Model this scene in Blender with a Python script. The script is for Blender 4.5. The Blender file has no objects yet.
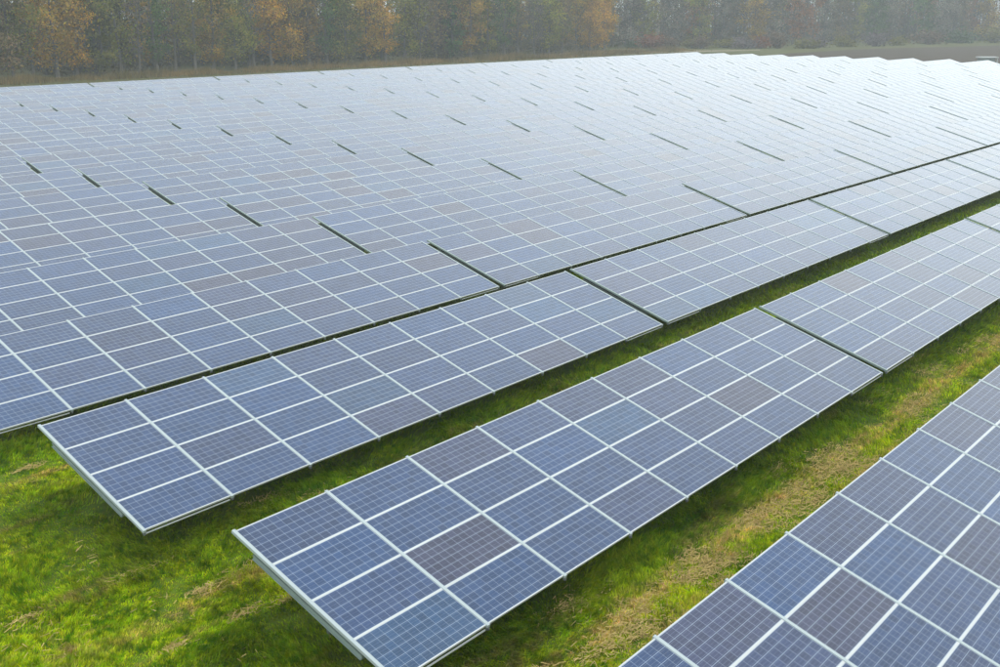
import bpy, math, random
import numpy as np
from mathutils import Vector

random.seed(11)
rng = np.random.default_rng(11)
sc = bpy.context.scene
COL = sc.collection

# ------------------------------------------------------------------ camera
H = 9.8
PITCH = 0.29946783
FPX = 1034.39
cam_d = bpy.data.cameras.new('camera')
cam_d.sensor_width = 36.0
cam_d.lens = 36.0 * FPX / 1000.0
cam_d.clip_start = 0.1
cam_d.clip_end = 4000
cam = bpy.data.objects.new('camera', cam_d)
cam.location = (0, 0, H)
cam.rotation_euler = (math.pi / 2 - PITCH, 0, 0)
COL.objects.link(cam)
sc.camera = cam

# ------------------------------------------------------------------ sky, sun, exposure
SUN_AZ = math.radians(12)      # direction the light comes from, clockwise from +Y
SUN_EL = math.radians(22)
world = bpy.data.worlds.new('World')
sc.world = world
world.use_nodes = True
wn = world.node_tree
wn.nodes.clear()
wo = wn.nodes.new('ShaderNodeOutputWorld')
bg = wn.nodes.new('ShaderNodeBackground')
sky = wn.nodes.new('ShaderNodeTexSky')
sky.sky_type = 'NISHITA'
sky.sun_disc = False
sky.sun_elevation = SUN_EL
sky.sun_rotation = SUN_AZ
sky.air_density = 1.0
sky.dust_density = 4.0
sky.ozone_density = 1.0
hsv = wn.nodes.new('ShaderNodeHueSaturation')
hsv.inputs['Saturation'].default_value = 0.2
wn.links.new(sky.outputs[0], hsv.inputs['Color'])
# a closed, even layer of high fog hides most of the clear sky
fog = wn.nodes.new('ShaderNodeMix'); fog.data_type = 'RGBA'
fog.inputs[0].default_value = 0.972
fog.inputs[7].default_value = (8.75, 9.6, 9.6, 1)
wn.links.new(hsv.outputs[0], fog.inputs[6])
wn.links.new(fog.outputs[2], bg.inputs[0])
wn.links.new(bg.outputs[0], wo.inputs[0])
bg.inputs[1].default_value = 0.15

sun_d = bpy.data.lights.new('sun', 'SUN')
sun_d.energy = 0.5
sun_d.angle = math.radians(90)
sun_d.color = (1.0, 0.96, 0.90)
sun = bpy.data.objects.new('sun', sun_d)
sun.location = (0, 0, 60)
sdir = Vector((math.sin(SUN_AZ) * math.cos(SUN_EL), math.cos(SUN_AZ) * math.cos(SUN_EL), math.sin(SUN_EL)))
sun.rotation_euler = sdir.to_track_quat('Z', 'Y').to_euler()
COL.objects.link(sun)

sc.view_settings.view_transform = 'Standard'
sc.view_settings.look = 'None'
sc.view_settings.gamma = 1.0
sc.view_settings.exposure = 0.43
sc.cycles.use_denoising = True
sc.cycles.denoiser = 'OPENIMAGEDENOISE'
sc.cycles.denoising_input_passes = 'RGB_ALBEDO_NORMAL'
sc.cycles.denoising_prefilter = 'ACCURATE'
sc.cycles.max_bounces = 6
sc.cycles.diffuse_bounces = 3
sc.cycles.glossy_bounces = 3
sc.cycles.transmission_bounces = 2
sc.cycles.transparent_max_bounces = 4
sc.cycles.volume_bounces = 1
sc.cycles.caustics_reflective = False
sc.cycles.caustics_refractive = False

# ------------------------------------------------------------------ field frame
TH = 0.85383152                    # direction of the rows
TAU = 0.2755105                    # tilt of the panels
PA, PB = 1.98, 0.9886              # panel pitch along / down the slope
U3 = np.array([math.cos(TH), math.sin(TH), 0.0])     # along the row
W3 = np.array([math.sin(TH), -math.cos(TH), 0.0])    # across, towards the camera
CT, ST = math.cos(TAU), math.sin(TAU)
NCOL, NROW = 9, 4
TLEN = NCOL * PA
PERIOD = 18.08
N_ROWS, N_TABLES = 18, 11
ACROSS = [-6.5126, -13.2630, -20.2131, -27.1533] + [-27.1533 - 6.94 * i for i in range(1, 15)]
TOPZ = [H - 8.198, H - 8.082, H - 8.109, H - 8.130] + [H - 8.12 + random.uniform(-.03, .03) for _ in range(14)]
START = [8.77, 8.57, 8.70, 8.93] + [8.93 + 0.16 * i for i in range(1, 15)]

CP, SP = math.cos(PITCH), math.sin(PITCH)
def project(X):
    X = np.atleast_2d(np.asarray(X, float)) - np.array([0, 0, H])
    z = X[:, 1] * CP - X[:, 2] * SP
    y = X[:, 1] * SP + X[:, 2] * CP
    zz = np.where(z > 0.5, z, 0.5)
    return np.stack([500 + FPX * X[:, 0] / zz, 333.5 - FPX * y / zz, z], 1)

def ground_at(px, py, z=0.0):
    """where a pixel's ray meets the level ground"""
    a, b = (px - 500) / FPX, (py - 333.5) / FPX
    d = np.array([a, CP - b * SP, -SP - b * CP])
    return np.array([0, 0, H]) + d * ((z - H) / d[2])

def fld(across, along, z=0.0):
    return W3 * across + U3 * along + np.array([0, 0, z])

# ------------------------------------------------------------------ noise
def vnoise(x, y, seed=0):
    xi, yi = np.floor(x).astype(np.int64), np.floor(y).astype(np.int64)
    xf, yf = x - xi, y - yi
    xf, yf = xf * xf * (3 - 2 * xf), yf * yf * (3 - 2 * yf)
    def h(a, b):
        n = (a * 374761393 + b * 668265263 + seed * 974634777) & 0xFFFFFFFF
        n = ((n ^ (n >> 13)) * 1274126177) & 0xFFFFFFFF
        return ((n ^ (n >> 16)) & 0xFFFF) / 65535.0
    return (h(xi, yi) * (1 - xf) + h(xi + 1, yi) * xf) * (1 - yf) + (h(xi, yi + 1) * (1 - xf) + h(xi + 1, yi + 1) * xf) * yf

# ------------------------------------------------------------------ helpers
def mesh_from(name, verts, faces, mats=(), fmat=None, attr=None, uv=None, smooth=False):
    me = bpy.data.meshes.new(name)
    me.from_pydata([tuple(v) for v in verts], [], faces)
    for m in mats:
        me.materials.append(m)
    if fmat is not None:
        me.polygons.foreach_set('material_index', fmat)
    if attr is not None:
        a = me.color_attributes.new('tint', 'FLOAT_COLOR', 'POINT')
        a.data.foreach_set('color', np.asarray(attr, np.float32).ravel())
    if uv is not None:
        l = me.uv_layers.new(name='UVMap')
        l.data.foreach_set('uv', np.asarray(uv, np.float32).ravel())
    if smooth:
        me.polygons.foreach_set('use_smooth', [True] * len(me.polygons))
    me.update()
    return me

def fast_mesh(name, verts, faces, mat, attr=None):
    """big meshes of equal faces (n x k index array)"""
    verts = np.asarray(verts, np.float32); faces = np.asarray(faces, np.int32)
    me = bpy.data.meshes.new(name)
    n, k = faces.shape
    me.vertices.add(len(verts)); me.vertices.foreach_set('co', verts.ravel())
    me.loops.add(n * k); me.loops.foreach_set('vertex_index', faces.ravel())
    me.polygons.add(n); me.polygons.foreach_set('loop_start', np.arange(0, n * k, k, dtype=np.int32))
    me.materials.append(mat)
    me.update(calc_edges=True)
    if attr is not None:
        a = me.color_attributes.new('tint', 'FLOAT_COLOR', 'POINT')
        a.data.foreach_set('color', np.asarray(attr, np.float32).ravel())
    return me

BOXF = [(0, 3, 2, 1), (4, 5, 6, 7), (0, 1, 5, 4), (1, 2, 6, 5), (2, 3, 7, 6), (3, 0, 4, 7)]
def box(x0, x1, y0, y1, z0, z1):
    return [(x0, y0, z0), (x1, y0, z0), (x1, y1, z0), (x0, y1, z0), (x0, y0, z1), (x1, y0, z1), (x1, y1, z1), (x0, y1, z1)], list(BOXF)

def join(parts):
    V, F = [], []
    for v, f in parts:
        o = len(V); V += list(v); F += [tuple(i + o for i in q) for q in f]
    return V, F

def bar(p0, p1, w, h):
    """a box section from p0 to p1"""
    p0, p1 = Vector(p0), Vector(p1)
    d = (p1 - p0).normalized()
    s = d.cross(Vector((0, 0, 1)))
    s = s.normalized() if s.length > 1e-4 else Vector((1, 0, 0))
    t = s.cross(d)
    V = []
    for p in (p0, p1):
        for a, b in ((-1, -1), (1, -1), (1, 1), (-1, 1)):
            V.append(tuple(p + s * (a * w / 2) + t * (b * h / 2)))
    return V, [(0, 3, 2, 1), (4, 5, 6, 7), (0, 1, 5, 4), (1, 2, 6, 5), (2, 3, 7, 6), (3, 0, 4, 7)]

def obj(name, me, parent=None, loc=(0, 0, 0), rot=(0, 0, 0), **props):
    o = bpy.data.objects.new(name, me)
    COL.objects.link(o)
    o.location = loc
    o.rotation_euler = rot
    if parent is not None:
        o.parent = parent
    for k, v in props.items():
        o[k] = v
    return o

ONES = ['', 'first', 'second', 'third', 'fourth', 'fifth', 'sixth', 'seventh', 'eighth', 'ninth', 'tenth', 'eleventh', 'twelfth',
        'thirteenth', 'fourteenth', 'fifteenth', 'sixteenth', 'seventeenth', 'eighteenth', 'nineteenth']
TENS = {2: ('twentieth', 'twenty'), 3: ('thirtieth', 'thirty'), 4: ('fortieth', 'forty'), 5: ('fiftieth', 'fifty'),
        6: ('sixtieth', 'sixty'), 7: ('seventieth', 'seventy'), 8: ('eightieth', 'eighty'), 9: ('ninetieth', 'ninety')}
def nth(n):
    if n < 20:
        return ONES[n]
    return TENS[n // 10][0] if n % 10 == 0 else TENS[n // 10][1] + '-' + ONES[n % 10]

# ------------------------------------------------------------------ materials
class NT:
    def __init__(self, name):
        self.m = bpy.data.materials.new(name)
        self.m.use_nodes = True
        self.t = self.m.node_tree
        self.t.nodes.clear()
        self.out = self.t.nodes.new('ShaderNodeOutputMaterial')
    def n(self, typ, **kw):
        nd = self.t.nodes.new('ShaderNode' + typ)
        for k, v in kw.items():
            setattr(nd, k, v)
        return nd
    def put(self, sock, v):
        if v is None:
            return
        if isinstance(v, bpy.types.NodeSocket):
            self.t.links.new(v, sock)
        else:
            if isinstance(v, tuple) and len(v) == 3 and sock.type == 'RGBA':
                v = v + (1,)
            sock.default_value = v
    def math(self, op, a, b=None, c=None, clamp=False):
        nd = self.n('Math', operation=op); nd.use_clamp = clamp
        for i, v in enumerate((a, b, c)):
            self.put(nd.inputs[i], v)
        return nd.outputs[0]
    def mix(self, f, a, b, blend='MIX'):
        nd = self.n('Mix', data_type='RGBA', blend_type=blend)
        self.put(nd.inputs[0], f); self.put(nd.inputs[6], a); self.put(nd.inputs[7], b)
        return nd.outputs[2]
    def noise(self, vec, scale, detail=3.0, rough=0.55):
        nd = self.n('TexNoise'); self.put(nd.inputs['Vector'], vec)
        nd.inputs['Scale'].default_value = scale; nd.inputs['Detail'].default_value = detail; nd.inputs['Roughness'].default_value = rough
        return nd.outputs[0]
    def step(self, v, lo, hi):
        nd = self.n('MapRange'); nd.interpolation_type = 'SMOOTHSTEP'
        self.put(nd.inputs[0], v); nd.inputs[1].default_value = lo; nd.inputs[2].default_value = hi
        return nd.outputs[0]
    def principled(self, color, rough=0.6, metal=0.0, spec=0.5, normal=None, coat=0.0):
        p = self.n('BsdfPrincipled')
        self.put(p.inputs['Base Color'], color); self.put(p.inputs['Roughness'], rough)
        p.inputs['Metallic'].default_value = metal
        p.inputs['Specular IOR Level'].default_value = spec
        p.inputs['Coat Weight'].default_value = coat
        self.put(p.inputs['Normal'], normal)
        self.t.links.new(p.outputs[0], self.out.inputs[0])
        return p
    def bump(self, h, strength, dist):
        b = self.n('Bump'); b.inputs['Strength'].default_value = strength; b.inputs['Distance'].default_value = dist
        self.put(b.inputs['Height'], h)
        return b.outputs[0]

def panel_material(name, individual):
    """polycrystalline cells behind glass; the tint of each panel comes from the object or from an attribute"""
    k = NT(name)
    uvn = k.n('UVMap'); uvn.uv_map = 'UVMap'
    sep = k.n('SeparateXYZ'); k.t.links.new(uvn.outputs[0], sep.inputs[0])
    u, v = sep.outputs[0], sep.outputs[1]
    if individual:
        oi = k.n('ObjectInfo'); tint, rnd = oi.outputs['Color'], oi.outputs['Random']
    else:
        at = k.n('Attribute'); at.attribute_name = 'tint'; tint, rnd = at.outputs['Color'], at.outputs['Alpha']
    fu, fv = k.math('FRACT', u), k.math('FRACT', v)
    du = k.math('SUBTRACT', 0.5, k.math('ABSOLUTE', k.math('SUBTRACT', fu, 0.5)))
    dv = k.math('SUBTRACT', 0.5, k.math('ABSOLUTE', k.math('SUBTRACT', fv, 0.5)))
    gu = k.math('MULTIPLY', k.math('LESS_THAN', du, 0.017), 0.75)
    gv = k.math('LESS_THAN', dv, 0.021)
    gap = k.math('MAXIMUM', gu, gv)
    # three busbars per cell, running along the long side
    f3 = k.math('FRACT', k.math('MULTIPLY', v, 3.0))
    d3 = k.math('ABSOLUTE', k.math('SUBTRACT', f3, 0.5))
    bus = k.math('LESS_THAN', d3, 0.026)
    # margin between the cells and the frame
    mu = k.math('GREATER_THAN', k.math('ABSOLUTE', k.math('SUBTRACT', u, 6.0)), 6.0)
    mv = k.math('GREATER_THAN', k.math('ABSOLUTE', k.math('SUBTRACT', v, 3.0)), 3.0)
    marg = k.math('MAXIMUM', mu, mv)
    # each cell its own shade, with crystal flakes
    cell = k.n('CombineXYZ')
    k.put(cell.inputs[0], k.math('FLOOR', u)); k.put(cell.inputs[1], k.math('FLOOR', v)); k.put(cell.inputs[2], k.math('MULTIPLY', rnd, 91.0))
    wh = k.n('TexWhiteNoise'); wh.noise_dimensions = '3D'; k.t.links.new(cell.outputs[0], wh.inputs['Vector'])
    shade = k.math('MULTIPLY_ADD', wh.outputs['Value'], 0.30, 0.85)
    vo = k.n('TexVoronoi'); k.t.links.new(uvn.outputs[0], vo.inputs['Vector']); vo.inputs['Scale'].default_value = 9.0
    sp2 = k.n('SeparateColor'); k.t.links.new(vo.outputs['Color'], sp2.inputs[0])
    flake = k.math('MULTIPLY_ADD', sp2.outputs[0], 0.24, 0.88)
    cc = k.n('CombineColor')
    s = k.math('MULTIPLY', shade, flake)
    for i in range(3):
        k.put(cc.inputs[i], s)
    col = k.mix(1.0, tint, cc.outputs[0], 'MULTIPLY')
    col = k.mix(k.math('MULTIPLY', bus, 0.34), col, (0.34, 0.39, 0.50))
    col = k.mix(k.math('MULTIPLY', gap, 0.62), col, (0.38, 0.45, 0.58))
    col = k.mix(k.math('MULTIPLY', marg, 0.6), col, (0.36, 0.40, 0.48))
    # thin film of dust
    tc = k.n('TexCoord')
    dust = k.step(k.noise(tc.outputs['Object'], 1.3, 4), 0.35, 0.8)
    col = k.mix(k.math('MULTIPLY', dust, 0.025), col, (0.36, 0.36, 0.36))
    rough = k.math('MULTIPLY_ADD', dust, 0.07, 0.11)
    p = k.principled(col, rough, spec=0.5)
    p.inputs['IOR'].default_value = 1.38   # anti-reflection glass

    return k.m

M = {}
M['cells'] = panel_material('cells_single', True)
M['cells_far'] = panel_material('cells_joined', False)

def metal(name, col, rough, m=0.0, var=0.12, sc_=6.0):
    k = NT(name)
    tc = k.n('TexCoord')
    nz = k.noise(tc.outputs['Object'], sc_, 4)
    c2 = tuple(c * (1 - var) for c in col)
    k.principled(k.mix(nz, c2, col), k.math('MULTIPLY_ADD', nz, 0.15, rough), metal=m)
    return k.m
M['alu'] = metal('anodised_aluminium', (0.50, 0.51, 0.52), 0.42, 0.15)
M['rail'] = metal('rail_aluminium', (0.36, 0.405, 0.425), 0.45, 0.15)
M['steel'] = metal('galvanised_steel', (0.13, 0.155, 0.15), 0.5, 0.2, 0.25, 12)
M['zinc'] = metal('bright_zinc', (0.24, 0.30, 0.29), 0.45, 0.2, 0.25, 12)
M['clamp'] = metal('clamp_steel', (0.16, 0.17, 0.18), 0.45, 0.3)

def across_along(k):
    g = k.n('NewGeometry')
    sep = k.n('SeparateXYZ'); k.t.links.new(g.outputs['Position'], sep.inputs[0])
    x, y = sep.outputs[0], sep.outputs[1]
    ac = k.math('ADD', k.math('MULTIPLY', x, float(W3[0])), k.math('MULTIPLY', y, float(W3[1])))
    al = k.math('ADD', k.math('MULTIPLY', x, float(U3[0])), k.math('MULTIPLY', y, float(U3[1])))
    flat = k.n('CombineXYZ'); k.put(flat.inputs[0], x); k.put(flat.inputs[1], y)
    return ac, al, flat.outputs[0]

def grass_material(name, blade):
    """meadow colours by place; blades and the soil below share them"""
    k = NT(name)
    ac, al, pos = across_along(k)
    sv = k.n('CombineXYZ'); k.put(sv.inputs[0], k.math('MULTIPLY', al, 0.22)); k.put(sv.inputs[1], ac)
    big = k.noise(pos, 0.35, 3)
    med = k.noise(pos, 2.3, 4)
    fine = k.noise(pos, 7.0, 4, 0.65)
    streak = k.noise(sv.outputs[0], 1.15, 4, 0.6)
    dark, mid, lime = (0.080, 0.190, 0.003), (0.225, 0.365, 0.005), (0.420, 0.500, 0.010)
    c = k.mix(k.step(med, 0.40, 0.56), dark, mid)
    c = k.mix(k.step(k.math('ADD', k.math('MULTIPLY', big, 0.3), k.math('MULTIPLY', fine, 0.7)), 0.44, 0.58), c, lime)
    # dry cuttings in streaks along the rows
    dry = k.math('MULTIPLY', k.step(streak, 0.53, 0.64), k.step(k.noise(pos, 3.1, 4, 0.65), 0.40, 0.60))
    c = k.mix(k.math('MULTIPLY', dry, 0.78), c, (0.40, 0.30, 0.085))
    # wheel tracks of the mower: two worn lines in the lane of the nearest racks, one behind the next
    for tr, wd_ in ((-7.40, .36), (-8.50, .30), (-14.35, .28), (-21.4, .2)):
        dd = k.math('ABSOLUTE', k.math('SUBTRACT', k.math('ADD', ac, k.math('MULTIPLY_ADD', big, .9, -.45)), tr))
        tm = k.math('MULTIPLY', k.math('SUBTRACT', 1.0, k.step(dd, wd_ * .35, wd_ * 1.5)), k.step(k.noise(sv.outputs[0], 3.0, 5, 0.7), 0.38, 0.55))
        tm = k.math('MULTIPLY', k.math('MULTIPLY', tm, k.step(al, 4.0, 11.0)), k.math('MULTIPLY_ADD', k.step(k.noise(pos, 4.2, 4, 0.7), 0.42, 0.56), 0.8, 0.2))
        c = k.mix(k.math('MULTIPLY', tm, 0.95), c, (0.60, 0.41, 0.115))
    # shade painted under each rack and along its lower edge, with lusher unmown grass: distance from the row edge, rows 6.94 m apart
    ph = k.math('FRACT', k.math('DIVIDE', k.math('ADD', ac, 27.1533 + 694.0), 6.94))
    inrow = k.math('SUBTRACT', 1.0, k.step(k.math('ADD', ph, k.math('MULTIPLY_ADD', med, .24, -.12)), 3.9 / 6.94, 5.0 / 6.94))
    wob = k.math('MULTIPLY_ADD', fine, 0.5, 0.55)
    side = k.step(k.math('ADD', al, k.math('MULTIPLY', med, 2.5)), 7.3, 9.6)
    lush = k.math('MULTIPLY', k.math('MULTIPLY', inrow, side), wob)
    c = k.mix(k.math('MULTIPLY', lush, 0.70), c, (0.034, 0.095, 0.005))  # dark green carries both the painted shade and the lusher growth
    if blade:
        at = k.n('Attribute'); at.attribute_name = 'tint'
        c = k.mix(1.0, c, at.outputs['Color'], 'MULTIPLY')
        d = k.n('BsdfDiffuse'); k.put(d.inputs[0], c)
        t = k.n('BsdfTranslucent'); k.put(t.inputs[0], c)
        mx = k.n('MixShader'); mx.inputs[0].default_value = 0.35
        k.t.links.new(d.outputs[0], mx.inputs[1]); k.t.links.new(t.outputs[0], mx.inputs[2])
        k.t.links.new(mx.outputs[0], k.out.inputs[0])
    else:
        c = k.mix(k.math('MULTIPLY_ADD', k.step(fine, 0.3, 0.7), 0.25, 0.55), c, (0.038, 0.052, 0.008))
        far = k.math('MAXIMUM', k.step(k.math('MULTIPLY', ac, -1.0), 126.0, 131.0), k.step(al, 210.0, 214.0))
        c = k.mix(k.math('MULTIPLY', far, 0.9), c, k.mix(med, (0.050, 0.045, 0.018), (0.095, 0.085, 0.030)))
        k.principled(c, 0.9, spec=0.15, normal=k.bump(k.math('ADD', fine, k.noise(pos, 40, 3)), 0.8, 0.05))
    return k.m
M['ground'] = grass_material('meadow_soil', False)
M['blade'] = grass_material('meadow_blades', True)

def tinted(name, transl=0.3):
    k = NT(name)
    at = k.n('Attribute'); at.attribute_name = 'tint'
    oi = k.n('ObjectInfo')
    c = k.mix(1.0, at.outputs['Color'], oi.outputs['Color'], 'MULTIPLY')
    d = k.n('BsdfDiffuse'); k.put(d.inputs[0], c)
    t = k.n('BsdfTranslucent'); k.put(t.inputs[0], c)
    mx = k.n('MixShader'); mx.inputs[0].default_value = transl
    k.t.links.new(d.outputs[0], mx.inputs[1]); k.t.links.new(t.outputs[0], mx.inputs[2])
    k.t.links.new(mx.outputs[0], k.out.inputs[0])
    return k.m
M['leaf'] = tinted('autumn_leaves')
M['straw'] = tinted('dry_straw', 0.15)

k = NT('bark'); tc = k.n('TexCoord')
k.principled(k.mix(k.noise(tc.outputs['Object'], 3, 4), (0.06, 0.05, 0.04), (0.17, 0.15, 0.125)), 0.9, spec=0.2)
M['bark'] = k.m
k = NT('ploughed_soil'); ac_, al_, pos_ = across_along(k)
sv = k.n('CombineXYZ'); k.put(sv.inputs[0], k.math('MULTIPLY', ac_, 0.06)); k.put(sv.inputs[1], al_)
nz = k.noise(sv.outputs[0], 0.8, 4)
k.principled(k.mix(nz, (0.038, 0.027, 0.019), (0.072, 0.052, 0.036)), 0.95, spec=0.1, normal=k.bump(nz, 0.6, 0.2))
M['soil'] = k.m
k = NT('gravel_track'); ac_, al_, pos_ = across_along(k)
k.principled(k.mix(k.noise(pos_, 1.5, 4), (0.16, 0.13, 0.09), (0.26, 0.22, 0.16)), 0.95, spec=0.1)
M['track'] = k.m
k = NT('rough_verge'); ac_, al_, pos_ = across_along(k)
k.principled(k.mix(k.noise(pos_, 0.25, 4), (0.045, 0.062, 0.018), (0.115, 0.098, 0.032)), 0.95, spec=0.1)
M['verge'] = k.m
M['cabin_wall'] = metal('cabin_paint', (0.16, 0.18, 0.18), 0.6)
M['cabin_roof'] = metal('cabin_roof_sheet', (0.40, 0.41, 0.42), 0.5)

# ------------------------------------------------------------------ ground
def ground_mesh():
    # one sheet, finer near the camera, gently uneven under the grass
    xs = np.concatenate([np.linspace(-1500, -80, 12), np.linspace(-60, 80, 71), np.linspace(100, 1500, 12)])
    ys = np.concatenate([np.linspace(-600, -20, 6), np.linspace(0, 120, 61), np.linspace(140, 2200, 14)])
    X, Y = np.meshgrid(xs, ys)
    Z = (vnoise(X / 6, Y / 6, 3) - .5) * .10 + (vnoise(X / 2.2, Y / 2.2, 5) - .5) * .05
    Z *= np.exp(-(np.maximum(0, np.hypot(X - 10, Y - 40) - 70) / 40) ** 2)
    V = np.stack([X, Y, Z], -1).reshape(-1, 3)
    nx = len(xs)
    F = [(j * nx + i, j * nx + i + 1, (j + 1) * nx + i + 1, (j + 1) * nx + i) for j in range(len(ys) - 1) for i in range(nx - 1)]
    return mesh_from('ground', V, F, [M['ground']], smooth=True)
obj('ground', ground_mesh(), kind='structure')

def sheet(name, pix, mat, z, extra=()):
    V = [tuple(ground_at(px, py)[:2]) + (z,) for px, py in pix] + [tuple(e) + (z,) for e in extra]
    return obj(name, mesh_from(name, V, [tuple(range(len(V)))], [mat]), kind='structure')
# ploughed field beyond the right end of the rows, rough verge before the far wood, pale track
def quad_sheet(name, pts, mat, z):
    V = [tuple(p[:2]) + (z,) for p in pts]
    return obj(name, mesh_from(name, V, [tuple(range(len(V)))], [mat]), kind='structure')
quad_sheet('ploughed_field', [fld(60, 222), fld(60, 520), ground_at(1150, 43), ground_at(1000, 45.5), ground_at(860, 49.5), ground_at(780, 54), fld(-110, 216)], M['soil'], 0.02)
quad_sheet('rough_verge', [ground_at(780, 53.6), ground_at(860, 49.2), ground_at(1000, 45.2), ground_at(1150, 42.8), ground_at(1150, 38), ground_at(1000, 40), ground_at(650, 46), ground_at(560, 49), ground_at(600, 51.5), ground_at(720, 53)], M['verge'], 0.035)
quad_sheet('dirt_track', [ground_at(560, 54.6), ground_at(720, 51.6), ground_at(760, 50.6), ground_at(760, 50.0), ground_at(690, 50.8), ground_at(560, 52.8)], M['track'], 0.055)

# ------------------------------------------------------------------ panel racks
PX, PY = 0.978, 0.4932            # half sizes of a panel
FW = 0.019                        # width of its frame
def glass_geo():
    V, F = box(-PX + .004, PX - .004, -PY + .004, PY - .004, -.030, -.004)
    return V, F
def panel_uv(V, F):
    uv = []
    cx, cy = (2 * (PX - FW) - .022) / 12, (2 * (PY - FW) - .014) / 6
    for f in F:
        for i in f:
            uv.append((V[i][0] / cx + 6, V[i][1] / cy + 3))
    return uv
def frame_geo():
    # a mitred ring with a raised lip
    o, i = (PX, PY), (PX - FW, PY - FW)
    V, F = [], []
    for (a, b, z) in ((o[0], o[1], -.036), (o[0], o[1], .0), (i[0], i[1], .0), (i[0], i[1], -.010)):
        V += [(-a, -b, z), (a, -b, z), (a, b, z), (-a, b, z)]
    for l in range(3):
        for s in range(4):
            t = (s + 1) % 4
            F.append((l * 4 + s, l * 4 + t, l * 4 + 4 + t, l * 4 + 4 + s))
    return V, F
gV, gF = glass_geo(); fV, fF = frame_geo()
ME_GLASS = mesh_from('panel', gV, gF, [M['cells']], uv=panel_uv(gV, gF))
ME_FRAME = mesh_from('frame', fV, fF, [M['alu']])
bV, bF = join([(gV, gF), (fV, fF)])
ME_BOTH = mesh_from('panel_framed', bV, bF, [M['cells'], M['alu']], fmat=[0] * len(gF) + [1] * len(fF), uv=panel_uv(bV, bF))

RL = NROW * PB
ME_RAIL = None
def rail_geo(half=0.033):
    # capped channel: flat base, raised rounded crown
    L0, L1 = -RL / 2 - .03, RL / 2 + .03
    prof = [(-half, -.045), (half, -.045), (half, .004), (half * .8, .010), (-half * .8, .010), (-half, .004)]
    V = [(x, L0, z) for x, z in prof] + [(x, L1, z) for x, z in prof]
    n = len(prof)
    F = [tuple(range(n)), tuple(range(2 * n - 1, n - 1, -1))] + [(i, n + i, n + (i + 1) % n, (i + 1) % n) for i in range(n)]
    return V, F
ME_RAIL = mesh_from('rail', *rail_geo(), [M['rail']])
ME_END = mesh_from('rail', *rail_geo(.030), [M['zinc']])
ME_EDGE = mesh_from('rail', *rail_geo(.026), [M['rail']])
def clamp_geo():
    return join([box(-.022, .022, -.02, .0, -.10, -.046), box(-.010, .010, -.034, -.02, -.085, -.062), box(-.034, .034, -.004, .02, -.08, -.05)])
ME_CLAMP = mesh_from('end_clamp', *clamp_geo(), [M['clamp']])

def on_slope(s, j, dz=0.0):
    """local point of a rack: s along, j panels down from the top edge, dz off the panel plane"""
    return (s - TLEN / 2, 0.5 * RL * CT - j * PB * CT - dz * ST, -j * PB * ST + dz * CT)

def girder_geo(s, zt):
    p, q = on_slope(s, 0.55, -.145), on_slope(s, 3.25, -.145)
    p = (p[0], p[1], p[2] + zt); q = (q[0], q[1], q[2] + zt)
    g1, f1 = bar(p, q, .055, .075)
    # flanges of the C section
    up0 = on_slope(s, 0.55, -.102); up1 = on_slope(s, 3.25, -.102)
    g2, f2 = bar((up0[0], up0[1], up0[2] + zt), (up1[0], up1[1], up1[2] + zt), .10, .012)
    lo0 = on_slope(s, 0.55, -.189); lo1 = on_slope(s, 3.25, -.189)
    g3, f3 = bar((lo0[0], lo0[1], lo0[2] + zt), (lo1[0], lo1[1], lo1[2] + zt), .10, .012)
    return join([(g1, f1), (g2, f2), (g3, f3)])
ZT = 1.88
def support_meshes():
    out = {}
    out['girder'] = mesh_from('girder', *girder_geo(TLEN / 2, 0), [M['steel']])
    out['end_girder'] = mesh_from('girder', *girder_geo(TLEN / 2, 0), [M['zinc']])
    out['purlin'] = mesh_from('purlin', *join([box(-TLEN / 2 + .06, TLEN / 2 - .06, -.03, .03, -.094, -.048), box(-TLEN / 2 + .06, TLEN / 2 - .06, .03, .036, -.094, -.07)]), [M['steel']])
    a = on_slope(TLEN / 2, 1.50, -.197)
    out['post'] = mesh_from('post', *join([box(-.05, .05, a[1] - .035, a[1] + .035, -2.4, a[2]), box(-.062, .062, a[1] - .05, a[1] - .036, a[2] - .22, a[2] + .02), box(-.14, .14, a[1] - .12, a[1] + .12, -1.86, -1.80)]), [M['steel']])
    b0 = on_slope(TLEN / 2, 2.9, -.21); b1 = (0, a[1] - .02, a[2] - .75)
    out['brace'] = mesh_from('brace', *bar(b0, b1, .05, .05), [M['steel']])
    out['edge'] = mesh_from('edge_bar', *join([bar((-.93, -.5, 0), (.93, -.5, 0), .02, .022)]), [M['alu']])
    return out
SUP = support_meshes()

BLUE = np.array([0.0125, 0.0415, 0.118]); GREY = np.array([0.030, 0.033, 0.072]); SKYB = np.array([0.018, 0.058, 0.128])
def tint():
    r = random.random()
    t = random.uniform(0, .3) if r < .62 else random.uniform(.3, .65) if r < .89 else random.uniform(.65, 1.0)
    c = BLUE * (1 - t) + GREY * t
    if random.random() < .07:
        c = c * .4 + SKYB * .6
    return c * random.uniform(.91, 1.09)

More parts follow.
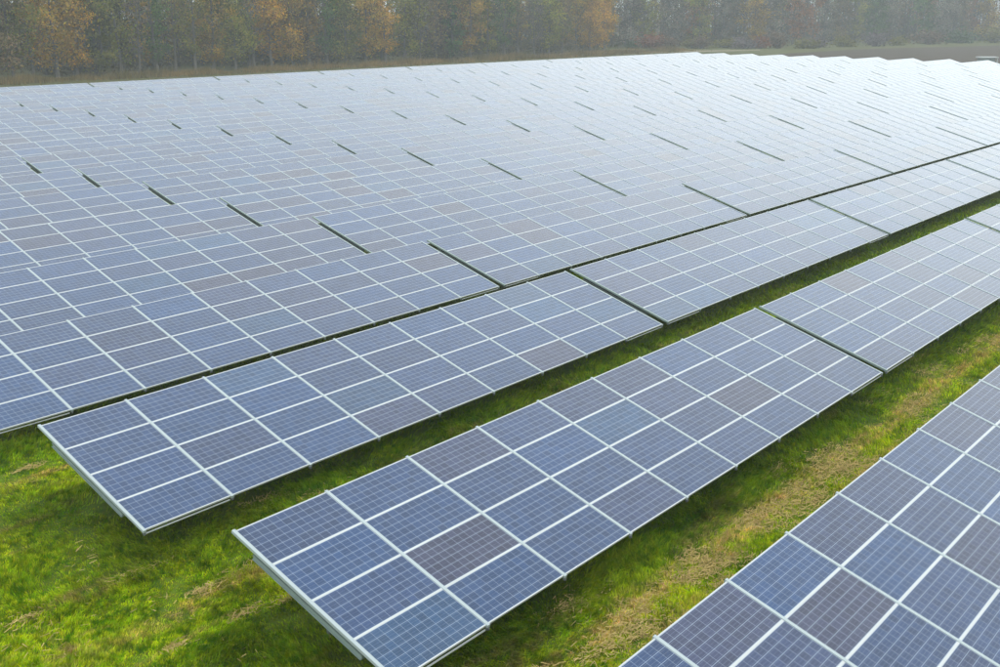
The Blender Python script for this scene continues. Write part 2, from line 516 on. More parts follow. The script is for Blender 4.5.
# far racks: all their panels joined, in a few variants
def far_mesh(n):
    V, F, fm, uv, at = [], [], [], [], []
    puv = panel_uv(bV, bF)
    fmb = [0] * len(gF) + [1] * len(fF)
    for i in range(NCOL):
        for j in range(NROW):
            c = on_slope(PA * (i + .5), j + .5)
            o = len(V)
            for x, y, z in bV:
                V.append((c[0] + x, c[1] + y * CT - z * ST, c[2] + y * ST + z * CT))
            F += [tuple(a + o for a in f) for f in bF]
            fm += fmb; uv += puv
            t = tint(); rv = random.random()
            at += [(t[0], t[1], t[2], rv)] * len(bV)
    return mesh_from('panel_bank', V, F, [M['cells_far'], M['alu']], fmat=fm, attr=at, uv=uv)
FAR = [far_mesh(i) for i in range(9)]
def far_rails():
    gs = []
    for i in range(1, NCOL + 1):
        rv, rf = rail_geo(.022 if i == NCOL else .033)
        c = on_slope(PA * i + (.034 if i == 0 else -.034 if i == NCOL else 0), 2)
        gs.append(([(c[0] + x, c[1] + y * CT - z * ST, c[2] + y * ST + z * CT) for x, y, z in rv], rf))
    return mesh_from('rail_bank', *join(gs), [M['rail']])
FAR_RAILS = far_rails()

def rack_points(r, k, n=19):
    a0 = START[r] + k * PERIOD
    pts = []
    for s in np.linspace(0, TLEN, n):
        for j in np.linspace(0, 4, 5):
            pts.append(fld(ACROSS[r] + j * PB * CT, a0 + s, TOPZ[r] - j * PB * ST))
    return np.array(pts)

def rack_name_parts():
    seen = {}
    for r in range(N_ROWS):
        lst = []
        for k in range(N_TABLES):
            p = project(rack_points(r, k))
            ok = p[:, 2] > 2
            inside = ok & (p[:, 0] > 0) & (p[:, 0] < 1000) & (p[:, 1] > 0) & (p[:, 1] < 667)
            near = ok & (p[:, 0] > -170) & (p[:, 0] < 1170) & (p[:, 1] > 0) & (p[:, 1] < 900)
            lst.append((k, int(inside.sum()), bool(near.any()), float(p[ok, 2].mean()) if ok.any() else 1e9, float(p[:, 0].mean())))
        seen[r] = lst
    return seen
SEEN = rack_name_parts()

def make_rack(r, k, level, label):
    a0 = START[r] + k * PERIOD + random.uniform(-.02, .02)
    base = fld(ACROSS[r] + 0.5 * RL * CT, a0 + TLEN / 2)
    e = bpy.data.objects.new('solar_rack', None)
    COL.objects.link(e)
    e.empty_display_size = .5
    e.location = base
    e.rotation_euler = (0, 0, TH)
    e['label'] = label; e['category'] = 'solar rack'; e['group'] = 'racks of solar panels set in long rows'
    zt = TOPZ[r] + random.uniform(-.012, .012)
    tilt = TAU + random.uniform(-.003, .003)
    if level == 2:
        obj('panel_bank', FAR[random.randrange(len(FAR))], e, (0, 0, zt), kind='stuff')
        obj('rail_bank', FAR_RAILS, e, (0, 0, zt), kind='stuff')
        if k > 0:
            c = on_slope(.034, 2)
            obj('rail', ME_END, e, (c[0], c[1], c[2] + zt), (TAU, 0, 0))
            obj('girder', SUP['girder'], e, (.02 - TLEN / 2, 0, zt))
    else:
        for i in range(NCOL):
            for j in range(NROW):
                c = on_slope(PA * (i + .5), j + .5)
                t = tint()
                jit = (tilt + random.uniform(-.0025, .0025), random.uniform(-.002, .002), 0)
                if level == 0:
                    p = obj('panel', ME_GLASS, e, (c[0], c[1], c[2] + zt), jit)
                    obj('frame', ME_FRAME, p)
                else:
                    p = obj('panel', ME_BOTH, e, (c[0], c[1], c[2] + zt), jit)
                p.color = (t[0], t[1], t[2], 1)
        for i in range(NCOL + 1):
            c = on_slope(PA * i + (.034 if i == 0 else -.034 if i == NCOL else 0), 2)
            rl = obj('rail', ME_END if i == 0 and k > 0 else ME_EDGE if i == NCOL else ME_RAIL, e, (c[0], c[1], c[2] + zt), (TAU, 0, 0))
            if level == 0:
                obj('end_clamp', ME_CLAMP, rl, (0, -RL / 2 - .02, 0))
        if level == 0:
            for i in (0, NCOL - 1):
                c = on_slope(PA * (i + .5), 4.02, -.075)
                obj('edge_bar', SUP['edge'], e, (c[0], c[1] + .5, c[2] + zt))
    if level < 2:
        for j in (1.0, 3.0):
            c = on_slope(TLEN / 2, j)
            obj('purlin', SUP['purlin'], e, (c[0], c[1], c[2] + zt), (TAU, 0, 0))
    if level < 2:
        for x in (.06 - TLEN / 2, TLEN / 2 - .06):
            obj('girder', SUP['end_girder' if k == 0 and x < 0 else 'girder'], e, (x, 0, zt))
    for s_ in (.80, 4.9, TLEN - 4.9, TLEN - .80):
        x = s_ - TLEN / 2
        if level < 2:
            obj('girder', SUP['girder'], e, (x, 0, zt))
            obj('brace', SUP['brace'], e, (x, 0, zt))
        obj('post', SUP['post'], e, (x, 0, zt))
    return e

n_panels = 0
for r in range(N_ROWS):
    vis = [t for t in SEEN[r] if t[1] > 0]
    for t in SEEN[r]:
        k, cnt, near, depth, px = t
        if cnt == 0 and not near:
            continue
        if depth > 1e8:
            continue
        rowtxt = 'nearest row' if r == 0 else f'{nth(r + 1)} row back' if r < N_ROWS - 1 else 'farthest row'
        if cnt:
            n = [v[0] for v in vis].index(k) + 1
            if len(vis) == 1:
                label = f'blue solar panel rack in the {rowtxt}, at the lower right corner'
            else:
                pos = f'{nth(n)} rack from the left'
                if r in (1, 2) and n == 1:
                    label = f'solar panel rack, {pos} in the {rowtxt}, over open grass'
                else:
                    label = f'solar panel rack, {pos} in the {rowtxt}'
        else:
            side = 'left' if px < 500 else 'right'
            label = f'solar panel rack beyond the {side} picture edge, {nth(k + 1)} in the {rowtxt}'
        level = 0 if depth < 52 else 1 if depth < 105 else 2
        make_rack(r, k, level, label)

# ------------------------------------------------------------------ grass blades, as one mass
def under_rack(ac, al):
    """how far inside a rack's footprint a ground point lies (negative outside)"""
    d = np.full(ac.shape, -9.0)
    for r in range(N_ROWS):
        q = np.minimum(np.minimum(ac - ACROSS[r], ACROSS[r] + RL * CT - ac), al - START[r])
        d = np.maximum(d, q)
    return d

def edge_front(ac, al):
    """distance in front of the nearest lower rack edge"""
    d = np.full(ac.shape, 99.0)
    for r in range(N_ROWS):
        q = ac - (ACROSS[r] + RL * CT)
        d = np.where((q > -1.2) & (al > START[r] - .5), np.minimum(d, q), d)
    return d

def ground_z(x, y):
    # close to the ground sheet (bilinear on its 2 m grid)
    gx, gy = np.floor((x + 60) / 2) * 2 - 60, np.floor(y / 2) * 2
    fx, fy = (x - gx) / 2, (y - gy) / 2
    def zz(a, b):
        return (vnoise(a / 6, b / 6, 3) - .5) * .10 + (vnoise(a / 2.2, b / 2.2, 5) - .5) * .05
    return (zz(gx, gy) * (1 - fx) + zz(gx + 2, gy) * fx) * (1 - fy) + (zz(gx, gy + 2) * (1 - fx) + zz(gx + 2, gy + 2) * fx) * fy

def scatter(n_try, near_keep):
    # points over the visible ground, thinning with distance
    wide = rng.random(n_try) < .16     # sparser beyond the picture's edges
    px = np.where(wide, rng.uniform(-480, 1200, n_try), rng.uniform(-60, 1060, n_try)); py = np.where(wide, rng.uniform(200, 950, n_try), rng.uniform(200, 730, n_try))
    a, b = (px - 500) / FPX, (py - 333.5) / FPX
    dz = -SP - b * CP
    t = -H / dz
    x, y = a * t, (CP - b * SP) * t
    return x, y

def blades():
    x, y = scatter(1250000, 1)
    ac, al = x * W3[0] + y * W3[1], x * U3[0] + y * U3[1]
    ins = under_rack(ac, al)
    # visible ground only: strips between rows, the open left corner, a little way under the racks
    keep = (ins < 1.5) & (ac > -30.0)
    x, y, ac, al, ins = x[keep], y[keep], ac[keep], al[keep], ins[keep]
    keep = (ins < .35) | (rng.random(len(x)) < .35)
    x, y, ac, al, ins = x[keep], y[keep], ac[keep], al[keep], ins[keep]
    clump = vnoise(x * 2.6, y * 2.6, 21)
    keep = rng.random(len(x)) < np.clip(.45 + 1.1 * (clump - .25), .2, 1)
    x, y, ac, al, ins, clump = x[keep], y[keep], ac[keep], al[keep], ins[keep], clump[keep]
    n = len(x)
    depth = y * CP + H * SP
    ef = edge_front(ac, al)
    lushv = np.clip(1 - (ef - .1) / .6, 0, 1) * (ef < 2)
    tuft = np.clip((vnoise(x * .9, y * .9, 33) - .5) * 3, 0, 1)
    ln = (.038 + .045 * rng.random(n)) * (.7 + 1.3 * tuft + .7 * clump) + lushv * (.04 + .09 * rng.random(n))
    wd = np.clip(.0068 * depth / 18, .007, .018) * (.8 + .5 * rng.random(n))
    # combed direction from slow noise
    ang = vnoise(x * .35, y * .35, 8) * 9.0 + rng.normal(0, .75, n)
    lean = np.clip(.55 + .45 * rng.normal(0, 1, n) * .6 + .3 * lushv, .1, 1.3)
    dx, dy = np.cos(ang), np.sin(ang)
    z0 = ground_z(x, y) - .01
    ph = rng.uniform(0, np.pi, n)
    sx, sy = np.cos(ph) * wd, np.sin(ph) * wd
    m = .55
    hx, hy, hz = dx * ln * lean * .35, dy * ln * lean * .35, ln * m
    tx, ty, tz = dx * ln * lean, dy * ln * lean, ln * (1 - .25 * lean)
    V = np.empty((n, 4, 3), np.float32)
    V[:, 0] = np.stack([x, y, z0], 1)
    V[:, 1] = np.stack([x + hx + sx, y + hy + sy, z0 + hz], 1); V[:, 3] = np.stack([x + hx - sx, y + hy - sy, z0 + hz], 1)
    V[:, 2] = np.stack([x + tx, y + ty, z0 + tz], 1)
    F = np.arange(n * 4).reshape(n, 4)
    br = rng.uniform(.7, 1.5, n) * (.55 + .85 * vnoise(x * 7.5, y * 7.5, 61))
    warm = rng.random(n)
    c = np.stack([br * (1 + .5 * (warm > .86)), br * (1 + .12 * (warm > .86)), br * (1 + 1.5 * (warm > .9)), np.ones(n)], 1)
    c = np.repeat(c[:, None], 4, 1).reshape(-1, 4)
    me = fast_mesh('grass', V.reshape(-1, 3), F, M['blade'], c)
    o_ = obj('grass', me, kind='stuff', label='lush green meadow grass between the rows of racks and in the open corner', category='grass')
    return n
nb = blades()

def straw():
    # dry cuttings: flat stalks lying in heaps and along two wheel tracks
    P = []
    heaps = [(245, 571, .2), (112, 462, .2), (30, 470, .15), (205, 590, .15), (30, 618, .12), (178, 646, .12), (240, 616, .15), (135, 575, .2), (290, 598, .15),
             (735, 560, .3), (655, 622, .5), (642, 607, .35), (700, 575, .45), (725, 558, .4), (760, 530, .4), (805, 508, .5), (815, 500, .3),
             (690, 556, .4), (745, 524, .35), (862, 464, .45), (800, 490, .35), (880, 400, .3), (930, 372, .35), (965, 352, .3), (905, 420, .3),
             (820, 455, .35), (610, 640, .3), (590, 598, .3), (560, 610, .25), (460, 400, .3), (490, 385, .25), (330, 492, .3), (270, 500, .3),
             (845, 470, .3), (780, 470, .3), (665, 600, .3), (715, 590, .3), (600, 655, .35), (940, 392, .25), (980, 340, .25), (640, 632, .3)]
    for px, py, rad in heaps:
        g = ground_at(px, py)
        n = int(170 * rad / .3)
        q = rng.normal(0, 1, (n, 2))
        off = q[:, :1] * U3[:2] * rad * 1.3 + q[:, 1:] * W3[:2] * rad * .42
        P.append(g[:2] + off)
    for acr, wid, dens in ((-8.5, .20, 260), (-7.4, .24, 330), (-14.4, .22, 110), (-21.4, .2, 25)):
        n = int(dens * 62)
        al = rng.uniform(6, 68, n); a = acr + rng.normal(0, wid, n)
        x, y = a * W3[0] + al * U3[0], a * W3[1] + al * U3[1]
        kp = rng.random(n) < np.clip((vnoise(x * .55, y * .9, 44) - .42) * 3.4, .0, 1)
        P.append(np.stack([x, y], 1)[kp])
    x = rng.uniform(-16, 2, 22000); y = rng.uniform(13, 34, 22000)
    ac, al = x * W3[0] + y * W3[1], x * U3[0] + y * U3[1]
    kp = (al < 8.3) & (rng.random(22000) < np.clip((vnoise(x * .9, y * .9, 45) - .60) * 3, 0, 1))
    P.append(np.stack([x, y], 1)[kp])
    p = np.concatenate(P); n = len(p)
    x, y = p[:, 0], p[:, 1]
    z = ground_z(x, y) + .01 + rng.uniform(.0, .07, n)
    ang = TH + rng.normal(0, .9, n)
    ln = rng.uniform(.025, .085, n); wd = rng.uniform(.003, .007, n)
    dx, dy, ex, ey = np.cos(ang) * ln, np.sin(ang) * ln, -np.sin(ang) * wd, np.cos(ang) * wd
    dz = rng.normal(0, .018, n)
    V = np.empty((n, 4, 3), np.float32)
    V[:, 0] = np.stack([x - dx - ex, y - dy - ey, z - dz], 1); V[:, 1] = np.stack([x + dx - ex, y + dy - ey, z + dz], 1)
    V[:, 2] = np.stack([x + dx + ex, y + dy + ey, z + dz + .004], 1); V[:, 3] = np.stack([x - dx + ex, y - dy + ey, z - dz + .004], 1)
    F = np.arange(n * 4).reshape(n, 4)
    b = rng.uniform(.6, 1.25, n)[:, None]
    c = np.concatenate([b * np.array([[.47, .345, .135]]), np.ones((n, 1))], 1)
    me = fast_mesh('straw', V.reshape(-1, 3), F, M['straw'], np.repeat(c[:, None], 4, 1).reshape(-1, 4))
    obj('straw', me, kind='stuff', label='pale dry grass cuttings lying in streaks on the meadow', category='straw')
straw()

# ------------------------------------------------------------------ trees
def tube(pts, rad, sides=5):
    pts = np.asarray(pts, float); V, F = [], []
    for i, (p, r_) in enumerate(zip(pts, rad)):
        d = pts[min(i + 1, len(pts) - 1)] - pts[max(i - 1, 0)]
        d /= np.linalg.norm(d) + 1e-9
        a = np.cross(d, [0.3, 0.8, 0.2]); a /= np.linalg.norm(a); b = np.cross(d, a)
        for s in range(sides):
            t = 2 * math.pi * s / sides
            V.append(p + r_ * (math.cos(t) * a + math.sin(t) * b))
    for i in range(len(pts) - 1):
        for s in range(sides):
            t = (s + 1) % sides
            F.append((i * sides + s, i * sides + t, (i + 1) * sides + t, (i + 1) * sides + s))
    return V, F

def leaf_quads(cent, size, g):
    n = len(cent)
    a = g.normal(0, 1, (n, 3)); a /= np.linalg.norm(a, axis=1)[:, None]
    b = np.cross(a, g.normal(0, 1, (n, 3))); b /= np.linalg.norm(b, axis=1)[:, None] + 1e-9
    s = (size * g.uniform(.6, 1.4, n))[:, None]
    return np.stack([cent - a * s, cent + b * s * .62, cent + a * s, cent - b * s * .62], 1)

def tree_geo(g, h, cw, kind, nleaf, lsize=.17, lite=False):
    """kind: 'full', 'thin', 'bare', 'spire'. returns trunk (V,F), leaf quads (n,4,3), leaf tint (n,)"""
    lean = g.normal(0, .02, 2) * h
    zs = np.linspace(0, h * .93, 9)
    wob = np.cumsum(g.normal(0, .06, (9, 2)), 0)
    tp = np.stack([lean[0] * (zs / h) ** 1.5 + wob[:, 0], lean[1] * (zs / h) ** 1.5 + wob[:, 1], zs], 1)
    tp[0, :2] = 0
    r0 = h * .011 + .03
    parts = [tube(tp, r0 * (1 - .88 * zs / h) * (1 + .5 * np.exp(-zs / .5)), 6)]
    tips = []
    nl = {'full': 34, 'thin': 34, 'bare': 40, 'spire': 40}[kind]
    c0 = {'full': .06, 'thin': .08, 'bare': .16, 'spire': .03}[kind]
    if lite:
        nl = nl * 2 // 3
    for i in range(nl):
        f = c0 + (1 - c0) * (i + g.random()) / nl
        f = min(f, .97)
        p = np.array([np.interp(f * h, zs, tp[:, 0]), np.interp(f * h, zs, tp[:, 1]), f * h * .95])
        t = (f - c0) / (1 - c0)
        if kind == 'spire':
            w_ = cw * .5 * (1 - t) ** .8 + .2
        else:
            w_ = cw * .5 * max(.25, math.sin(math.pi * (0.22 + .70 * t)) ** .6)
        a = g.uniform(0, 2 * math.pi)
        L = w_ * g.uniform(.65, 1.2)
        up = {'full': .55, 'thin': .8, 'bare': 1.0, 'spire': .1}[kind] * L * g.uniform(.5, 1.2)
        q = p + np.array([math.cos(a) * L, math.sin(a) * L, up])
        m_ = p + (q - p) * .5 + np.array([0, 0, -.08 * L]) + g.normal(0, .06 * L, 3)
        rr = r0 * .42 * (1 - .75 * f)
        parts.append(tube([p, q] if lite else [p, m_, q], [rr, rr * .3] if lite else [rr, rr * .6, rr * .2], 3))
        tips.append((p, m_, q, L))
        for _ in range(1 if lite else 2 if kind in ('full', 'spire') else 4):
            s_ = g.uniform(.35, .9)
            b0 = p + (q - p) * s_
            b1 = b0 + np.array([g.normal(0, .35), g.normal(0, .35), g.uniform(.15, .75)]) * L * .6
            parts.append(tube([b0, b1], [rr * .4, rr * .12], 3))
            tips.append((b0, (b0 + b1) / 2, b1, L * .6))
    Q, T = [], []
    if nleaf:
        per = max(4, nleaf // len(tips))
        for (p, m_, q, L) in tips:
            n = int(per * g.uniform(.3, 1.7))
            if g.random() < .12:
                continue
            s_ = g.beta(2.4, 1.2, n)[:, None]
            spread = {'full': .42, 'thin': .34, 'bare': .25, 'spire': .26}[kind] * max(L, .8) * .8
            c = p + (q - p) * s_ + g.normal(0, 1, (n, 3)) * spread * np.array([1, 1, .75])
            c[:, 2] = np.maximum(c[:, 2], .4)
            Q.append(leaf_quads(c, lsize if kind != 'thin' else lsize * .8, g))
            T.append(np.full(n, g.choice([.45, .7, 1.0, 1.35]) * g.uniform(.85, 1.15)) * g.uniform(.8, 1.2, n))
    return join(parts), (np.concatenate(Q) if Q else np.zeros((0, 4, 3))), (np.concatenate(T) if T else np.zeros(0))

def leaf_mesh(name, Q, rgb, mat):
    n = len(Q)
    c = np.concatenate([rgb, np.ones((n, 1))], 1)
    return fast_mesh(name, Q.reshape(-1, 3), np.arange(n * 4).reshape(n, 4), mat, np.repeat(c[:, None], 4, 1).reshape(-1, 4))

PROTO = []
spec = [('full', 17, 6.6, 7500), ('full', 15, 7.4, 7800), ('full', 18.5, 6.0, 7000), ('thin', 18, 5.4, 4800), ('thin', 16, 6.0, 4400),
        ('bare', 18, 4.8, 1300), ('bare', 17, 5.2, 1000), ('spire', 17, 5.0, 7500), ('full', 16, 8.0, 8400)]
for i, (kd, h, cw, nl) in enumerate(spec):
    g = np.random.default_rng(100 + i)
    (tv, tf), Q, T = tree_geo(g, h, cw, kd, nl, .19)
    tm = mesh_from('trunk', tv, tf, [M['bark']])
    lm = leaf_mesh('crown', Q, T[:, None] * np.array([[1, 1, 1]]) * np.stack([1 + .12 * g.normal(0, 1, len(T)), np.ones(len(T)), np.ones(len(T))], 1).clip(.6, 1.5), M['leaf'])
    PROTO.append((kd, h, tm, lm))

PAL = {'golden': (.470, .260, .022), 'ochre': (.330, .205, .030), 'olive': (.205, .190, .030), 'green': (.090, .135, .034),
       'rusty': (.300, .130, .048), 'brown': (.185, .132, .058), 'grey': (.190, .160, .115)}
WORDS = {'golden': 'golden yellow', 'ochre': 'ochre brown', 'olive': 'olive green', 'green': 'dark green', 'rusty': 'rust orange', 'brown': 'dull brown', 'grey': 'bare greyish'}

def plant_tree(name, pid, loc, s, rz, color, parts=True):
    kd, h, tm, lm = PROTO[pid]
    e = bpy.data.objects.new(name, None)
    COL.objects.link(e)
    e.location = loc; e.rotation_euler = (0, 0, rz); e.scale = (s * random.uniform(.9, 1.15), s * random.uniform(.9, 1.15), s)
    obj('trunk', tm, e)
    c = obj('crown', lm, e)
    f = random.uniform(.85, 1.15)
    c.color = (color[0] * f, color[1] * f, color[2] * f, 1)
    return e

# the near wood: colours read off the photograph from left to right (pixel, colour, habit)
front = [(-6, 'brown', 'full'), (14, 'olive', 'full'), (34, 'golden', 'thin'), (58, 'ochre', 'full'), (78, 'golden', 'full'), (104, 'olive', 'spire'),
         (122, 'olive', 'full'), (140, 'grey', 'bare'), (158, 'green', 'thin'), (176, 'brown', 'bare'), (196, 'olive', 'thin'), (214, 'ochre', 'full'),
         (236, 'olive', 'full'), (254, 'grey', 'bare'), (272, 'golden', 'full'), (292, 'ochre', 'full'), (310, 'brown', 'spire'), (328, 'green', 'thin'),
         (346, 'olive', 'full'), (366, 'ochre', 'full'), (386, 'golden', 'thin'), (404, 'olive', 'full'), (420, 'grey', 'bare'), (436, 'brown', 'thin'),
         (452, 'green', 'spire'), (470, 'ochre', 'full'), (488, 'olive', 'spire'), (504, 'green', 'thin'), (518, 'brown', 'bare'), (534, 'grey', 'thin'),
         (548, 'olive', 'full'), (562, 'brown', 'thin'), (576, 'ochre', 'thin'), (590, 'golden', 'full'), (604, 'golden', 'full')]
bykind = {}
for i, p in enumerate(PROTO):
    bykind.setdefault(p[0], []).append(i)
WOODA = -166.0
def on_row_line(px, across):
    """point on the line across = const seen at picture column px"""
    lo, hi = -60.0, 600.0
    for _ in range(60):
        mid = (lo + hi) / 2
        if project(fld(across, mid))[0, 0] < px:
            lo = mid
        else:
            hi = mid
    return fld(across, lo)
for n, (px, cn, kd) in enumerate(front):
    loc = on_row_line(px, WOODA - random.uniform(0, 3.0))
    s = random.uniform(.95, 1.2)
    if px > 585:
        s = .92
    e = plant_tree('tree', random.choice(bykind[kd]), loc, s, random.uniform(0, 6.28), PAL[cn])
    habit = {'full': 'leafy', 'thin': 'sparse', 'bare': 'twiggy', 'spire': 'narrow'}[kd]
    where = 'leftmost front tree of the near wood' if n == 0 else 'last front tree of the near wood before the gap' if n == len(front) - 1 else f'{nth(n + 1)} front tree from the left in the near wood'
    e['label'] = f'{WORDS[cn]} {habit} tree, {where}'
    e['category'] = 'tree'; e['group'] = 'trees along the edge of the near wood'

def wood_mass(name, spots, label, nleaf, colors):
    V, F, C = [], [], []
    o = 0
    QV, QC = [], []
    for (loc, s, cn, kd) in spots:
        g = np.random.default_rng(random.randrange(1 << 30))
        (tv, tf), Q, T = tree_geo(g, 17 * s, 5.8 * s, kd, nleaf if kd != 'bare' else nleaf // 2, .27, True)
        tv = np.asarray(tv) + loc
        f4 = np.array([f for f in tf if len(f) == 4])
        QV.append(tv[f4]); QC.append(np.repeat(np.array([[.09, .078, .066]]) * g.uniform(.7, 1.5), len(f4), 0))
        if len(Q):
            QV.append(Q + loc); QC.append(T[:, None] * np.array([PAL[cn]]) * g.uniform(.8, 1.2))
        # undergrowth round the foot of the tree
        g2 = g.normal(0, 1, (170, 3)) * np.array([2.2, 2.2, 0]) + np.array([0, 0, 1]) * g.beta(1.2, 2.2, 170)[:, None] * 3.6
        QV.append(leaf_quads(g2 + loc + np.array([0, 0, .15]), .24, g)); QC.append(np.array([[.115, .095, .045]]) * g.uniform(.6, 1.4) * g.uniform(.7, 1.3, (170, 1)))
    Q = np.concatenate(QV); C = np.concatenate(QC)
    me = leaf_mesh(name, Q, C, M['leaf'])
    return obj(name, me, kind='stuff', label=label, category='wood')

names = list(PAL)
spots = []
for i in range(430):
    d = random.uniform(3, 60)
    al = random.uniform(30, 262)
    if project(fld(WOODA - d, al))[0, 0] > 598:
        continue
    spots.append((fld(WOODA - d, al), random.uniform(.85, 1.2), random.choice(['brown', 'olive', 'grey', 'olive', 'ochre', 'green', 'ochre']), random.choice(['full', 'thin', 'thin', 'bare', 'spire', 'bare'])))
wood_mass('wood', spots, 'dense brown and olive autumn wood behind the farthest row of racks', 1000, None)

# the far wood across the ploughed field
farfront = []
FA, FB = ground_at(610, 47.6), ground_at(1010, 40.6)
cols = ['olive', 'grey', 'olive', 'brown', 'grey', 'rusty', 'olive', 'grey', 'brown', 'ochre', 'grey', 'olive', 'rusty', 'rusty', 'grey', 'brown', 'olive', 'green', 'grey', 'brown', 'green', 'rusty', 'grey', 'brown', 'rusty', 'ochre', 'grey', 'brown']
hab = ['thin', 'full', 'full', 'bare', 'full', 'thin', 'full', 'full']
for n in range(len(cols)):
    t = (n + .5) / len(cols) * 1.06 - .02
    px = 612 + 400 * t
    py = 47.6 - 7.0 * t
    loc = ground_at(px, py); loc[0] += random.uniform(-2, 2); loc[1] += random.uniform(-4, 4)
    kd = hab[n % len(hab)]
    e = plant_tree('tree', random.choice(bykind[kd]), loc, random.uniform(1.1, 1.4), random.uniform(0, 6.28), PAL[cols[n]])
    habit = {'full': 'leafy', 'thin': 'sparse', 'bare': 'twiggy', 'spire': 'narrow'}[kd]
    e['label'] = f'hazy {WORDS[cols[n]]} {habit} tree, {nth(n + 1)} front tree from the left in the far wood'
    e['category'] = 'tree'; e['group'] = 'trees along the edge of the far wood'
spots = []
for i in range(380):
    t = random.uniform(-.25, 1.25)
    p = FA + (FB - FA) * t
    nrm = np.array([-(FB - FA)[1], (FB - FA)[0], 0]); nrm /= np.linalg.norm(nrm)
    if nrm[1] < 0:
        nrm = -nrm
    spots.append((p + nrm * random.uniform(5, 75), random.uniform(1.4, 1.9), random.choice(['brown', 'grey', 'olive', 'grey', 'green', 'rusty']), random.choice(['full', 'full', 'thin', 'thin', 'bare'])))
wood_mass('far_wood', spots, 'misty grey brown wood on the skyline across the ploughed field', 840, None)

# bushes
def bush_mesh(seed, n=900):
    g = np.random.default_rng(seed)
    parts, Q, T = [], [], []
    for i in range(14):
        a = g.uniform(0, 6.28); r_ = g.uniform(.3, 1.6); q = np.array([math.cos(a) * r_, math.sin(a) * r_, g.uniform(.9, 2.1)])
        p = np.array([math.cos(a) * .2, math.sin(a) * .2, 0])
        parts.append(tube([p, (p + q) / 2 + [0, 0, .2], q], [.05, .035, .012], 3))
        m = n // 14
        c = p + (q - p) * g.beta(3, 1.3, m)[:, None] + g.normal(0, .42, (m, 3)); c[:, 2] = np.maximum(c[:, 2], .15)
        Q.append(leaf_quads(c, .14, g)); T.append(np.full(m, g.uniform(.65, 1.35)) * g.uniform(.8, 1.2, m))
    Q, T = np.concatenate(Q), np.concatenate(T)
    sv_, sf_ = join(parts)
    return mesh_from('stem', sv_, sf_, [M['bark']]), leaf_mesh('foliage', Q, np.repeat(T[:, None], 3, 1), M['leaf'])
BUSH = [bush_mesh(60 + i) for i in range(4)]
bushes = [(632, 48.6, 'green', .9), (646, 49.0, 'rusty', 1.25), (660, 49.0, 'rusty', 1.35), (672, 48.8, 'brown', 1.1), (690, 48.4, 'olive', 1.1), (706, 48.6, 'brown', 1.2),
          (724, 48.4, 'olive', 1.3), (744, 48.6, 'grey', 1.2), (762, 48.4, 'rusty', 1.4), (780, 48.6, 'brown', 1.3), (800, 48.4, 'olive', 1.2), (820, 47.8, 'grey', 1.4),
          (842, 47.2, 'olive', 1.3), (868, 46.2, 'grey', 1.5), (896, 45.2, 'olive', 1.4), (926, 44.4, 'brown', 1.5), (956, 43.4, 'green', 1.5), (986, 42.6, 'olive', 1.6)]
for n, (px, py, cn, s) in enumerate(bushes):
    e = bpy.data.objects.new('bush', None); COL.objects.link(e)
    e.location = ground_at(px + random.uniform(-7, 7), py + random.uniform(-.5, .4)); e.rotation_euler = (0, 0, random.uniform(0, 6.28)); q_ = s * random.uniform(1.5, 2.6); e.scale = (q_, q_, s * random.uniform(.8, 1.5))
    st, fo = BUSH[n % 4]
    obj('stem', st, e); f_ = obj('foliage', fo, e); c = PAL[cn]; f_.color = (c[0] * .7, c[1] * .66, c[2] * .9, 1)
    e['label'] = f'{WORDS[cn]} bush, {nth(n + 1)} from the left along the foot of the far wood'
    e['category'] = 'bush'; e['group'] = 'bushes at the foot of the far wood'

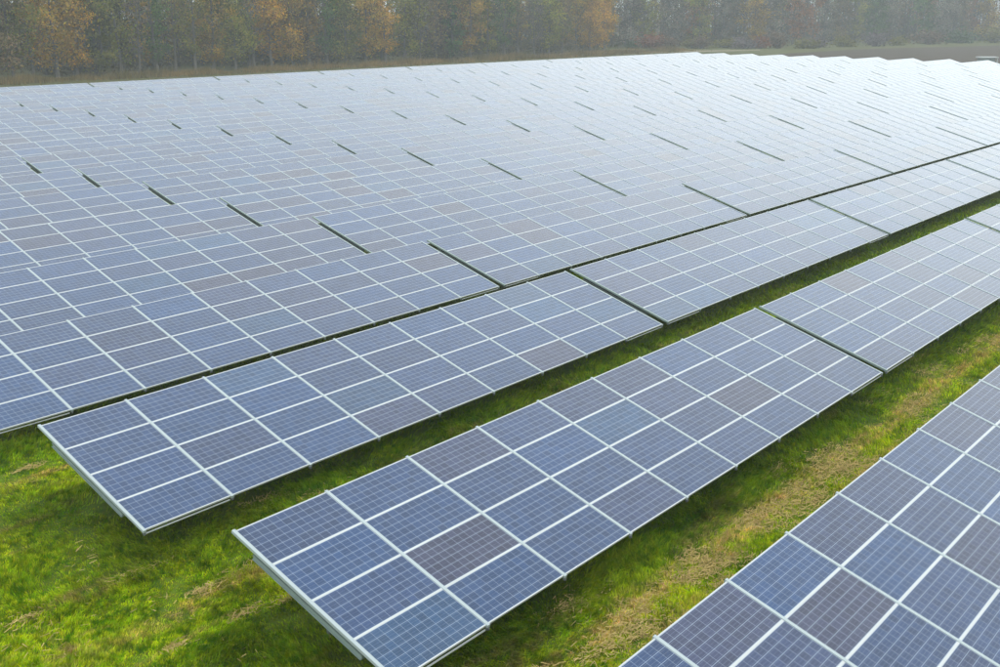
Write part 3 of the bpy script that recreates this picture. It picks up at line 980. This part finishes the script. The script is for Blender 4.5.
# tall dry grass between the last row and the near wood, and on the verge
def tall_grass():
    n = 52000
    al = rng.uniform(38, 262, n)
    ac = WOODA + 6.5 + rng.normal(0, 3.2, n)
    kp = rng.random(n) < np.clip(.35 + 1.2 * (vnoise(al * .16, ac * .3, 71) - .3), .1, 1)
    al, ac = al[kp], ac[kp]
    n = len(al)
    x, y = ac * W3[0] + al * U3[0], ac * W3[1] + al * U3[1]
    hgt = (.15 + 1.5 * vnoise(al * .3, ac * .3, 72) ** 1.5) * rng.uniform(.6, 1.2, n)
    a = rng.uniform(0, 6.28, n); ln = rng.normal(0, .22, (n, 2))
    wd = rng.uniform(.03, .07, n)
    sx, sy = np.cos(a) * wd, np.sin(a) * wd
    V = np.empty((n, 3, 3), np.float32)
    V[:, 0] = np.stack([x - sx, y - sy, np.zeros(n) - .02], 1); V[:, 1] = np.stack([x + sx, y + sy, np.zeros(n) - .02], 1)
    V[:, 2] = np.stack([x + ln[:, 0], y + ln[:, 1], hgt], 1)
    t = vnoise(al * .25, ac * .3, 73)[:, None]
    c = (np.array([[.25, .165, .065]]) * t + np.array([[.10, .085, .03]]) * (1 - t)) * rng.uniform(.6, 1.4, n)[:, None]
    c = np.concatenate([c, np.ones((n, 1))], 1)
    me = fast_mesh('tall_grass', V.reshape(-1, 3), np.arange(n * 3).reshape(n, 3), M['straw'], np.repeat(c[:, None], 3, 1).reshape(-1, 4))
    obj('tall_grass', me, kind='stuff', label='tan tall dry grass along the foot of the near wood', category='grass')
tall_grass()

# ------------------------------------------------------------------ small equipment cabin beyond the row ends
def cabin():
    p = ground_at(986, 67.2)
    e = bpy.data.objects.new('transformer_cabin', None); COL.objects.link(e)
    e.location = p; e.rotation_euler = (0, 0, TH - 0.9)
    e['label'] = 'small grey cabin with a pale flat roof behind the row ends at far right'; e['category'] = 'cabin'
    obj('wall', mesh_from('wall', *box(-1.5, 1.2, -.9, .9, 0, 1.75), [M['cabin_wall']]), e)
    obj('roof', mesh_from('roof', *box(-1.75, 1.75, -1.1, 1.1, 1.75, 1.95), [M['cabin_roof']]), e)
    obj('door', mesh_from('door', *box(-.5, .4, -.93, -.90, .05, 1.6), [M['steel']]), e)
    obj('post', mesh_from('post', *box(1.5, 1.66, -1.0, -.84, 0, 1.75), [M['cabin_roof']]), e)
cabin()

# ------------------------------------------------------------------ haze
def haze():
    k = NT('haze')
    v = k.n('VolumePrincipled')
    v.inputs['Color'].default_value = (0.84, 0.89, 0.95, 1)
    v.inputs['Density'].default_value = 0.0006
    v.inputs['Anisotropy'].default_value = 0.15
    k.t.links.new(v.outputs[0], k.out.inputs['Volume'])
    V, F = box(-1520, 1520, -620, 2220, -1.2, 40)
    o = obj('haze', mesh_from('haze', V, F, [k.m]), kind='stuff', label='thin autumn mist lying over the whole field', category='haze')
haze()
print('tris', sum(len(m.polygons) for m in bpy.data.meshes), 'blades', nb, 'objects', len(sc.objects))
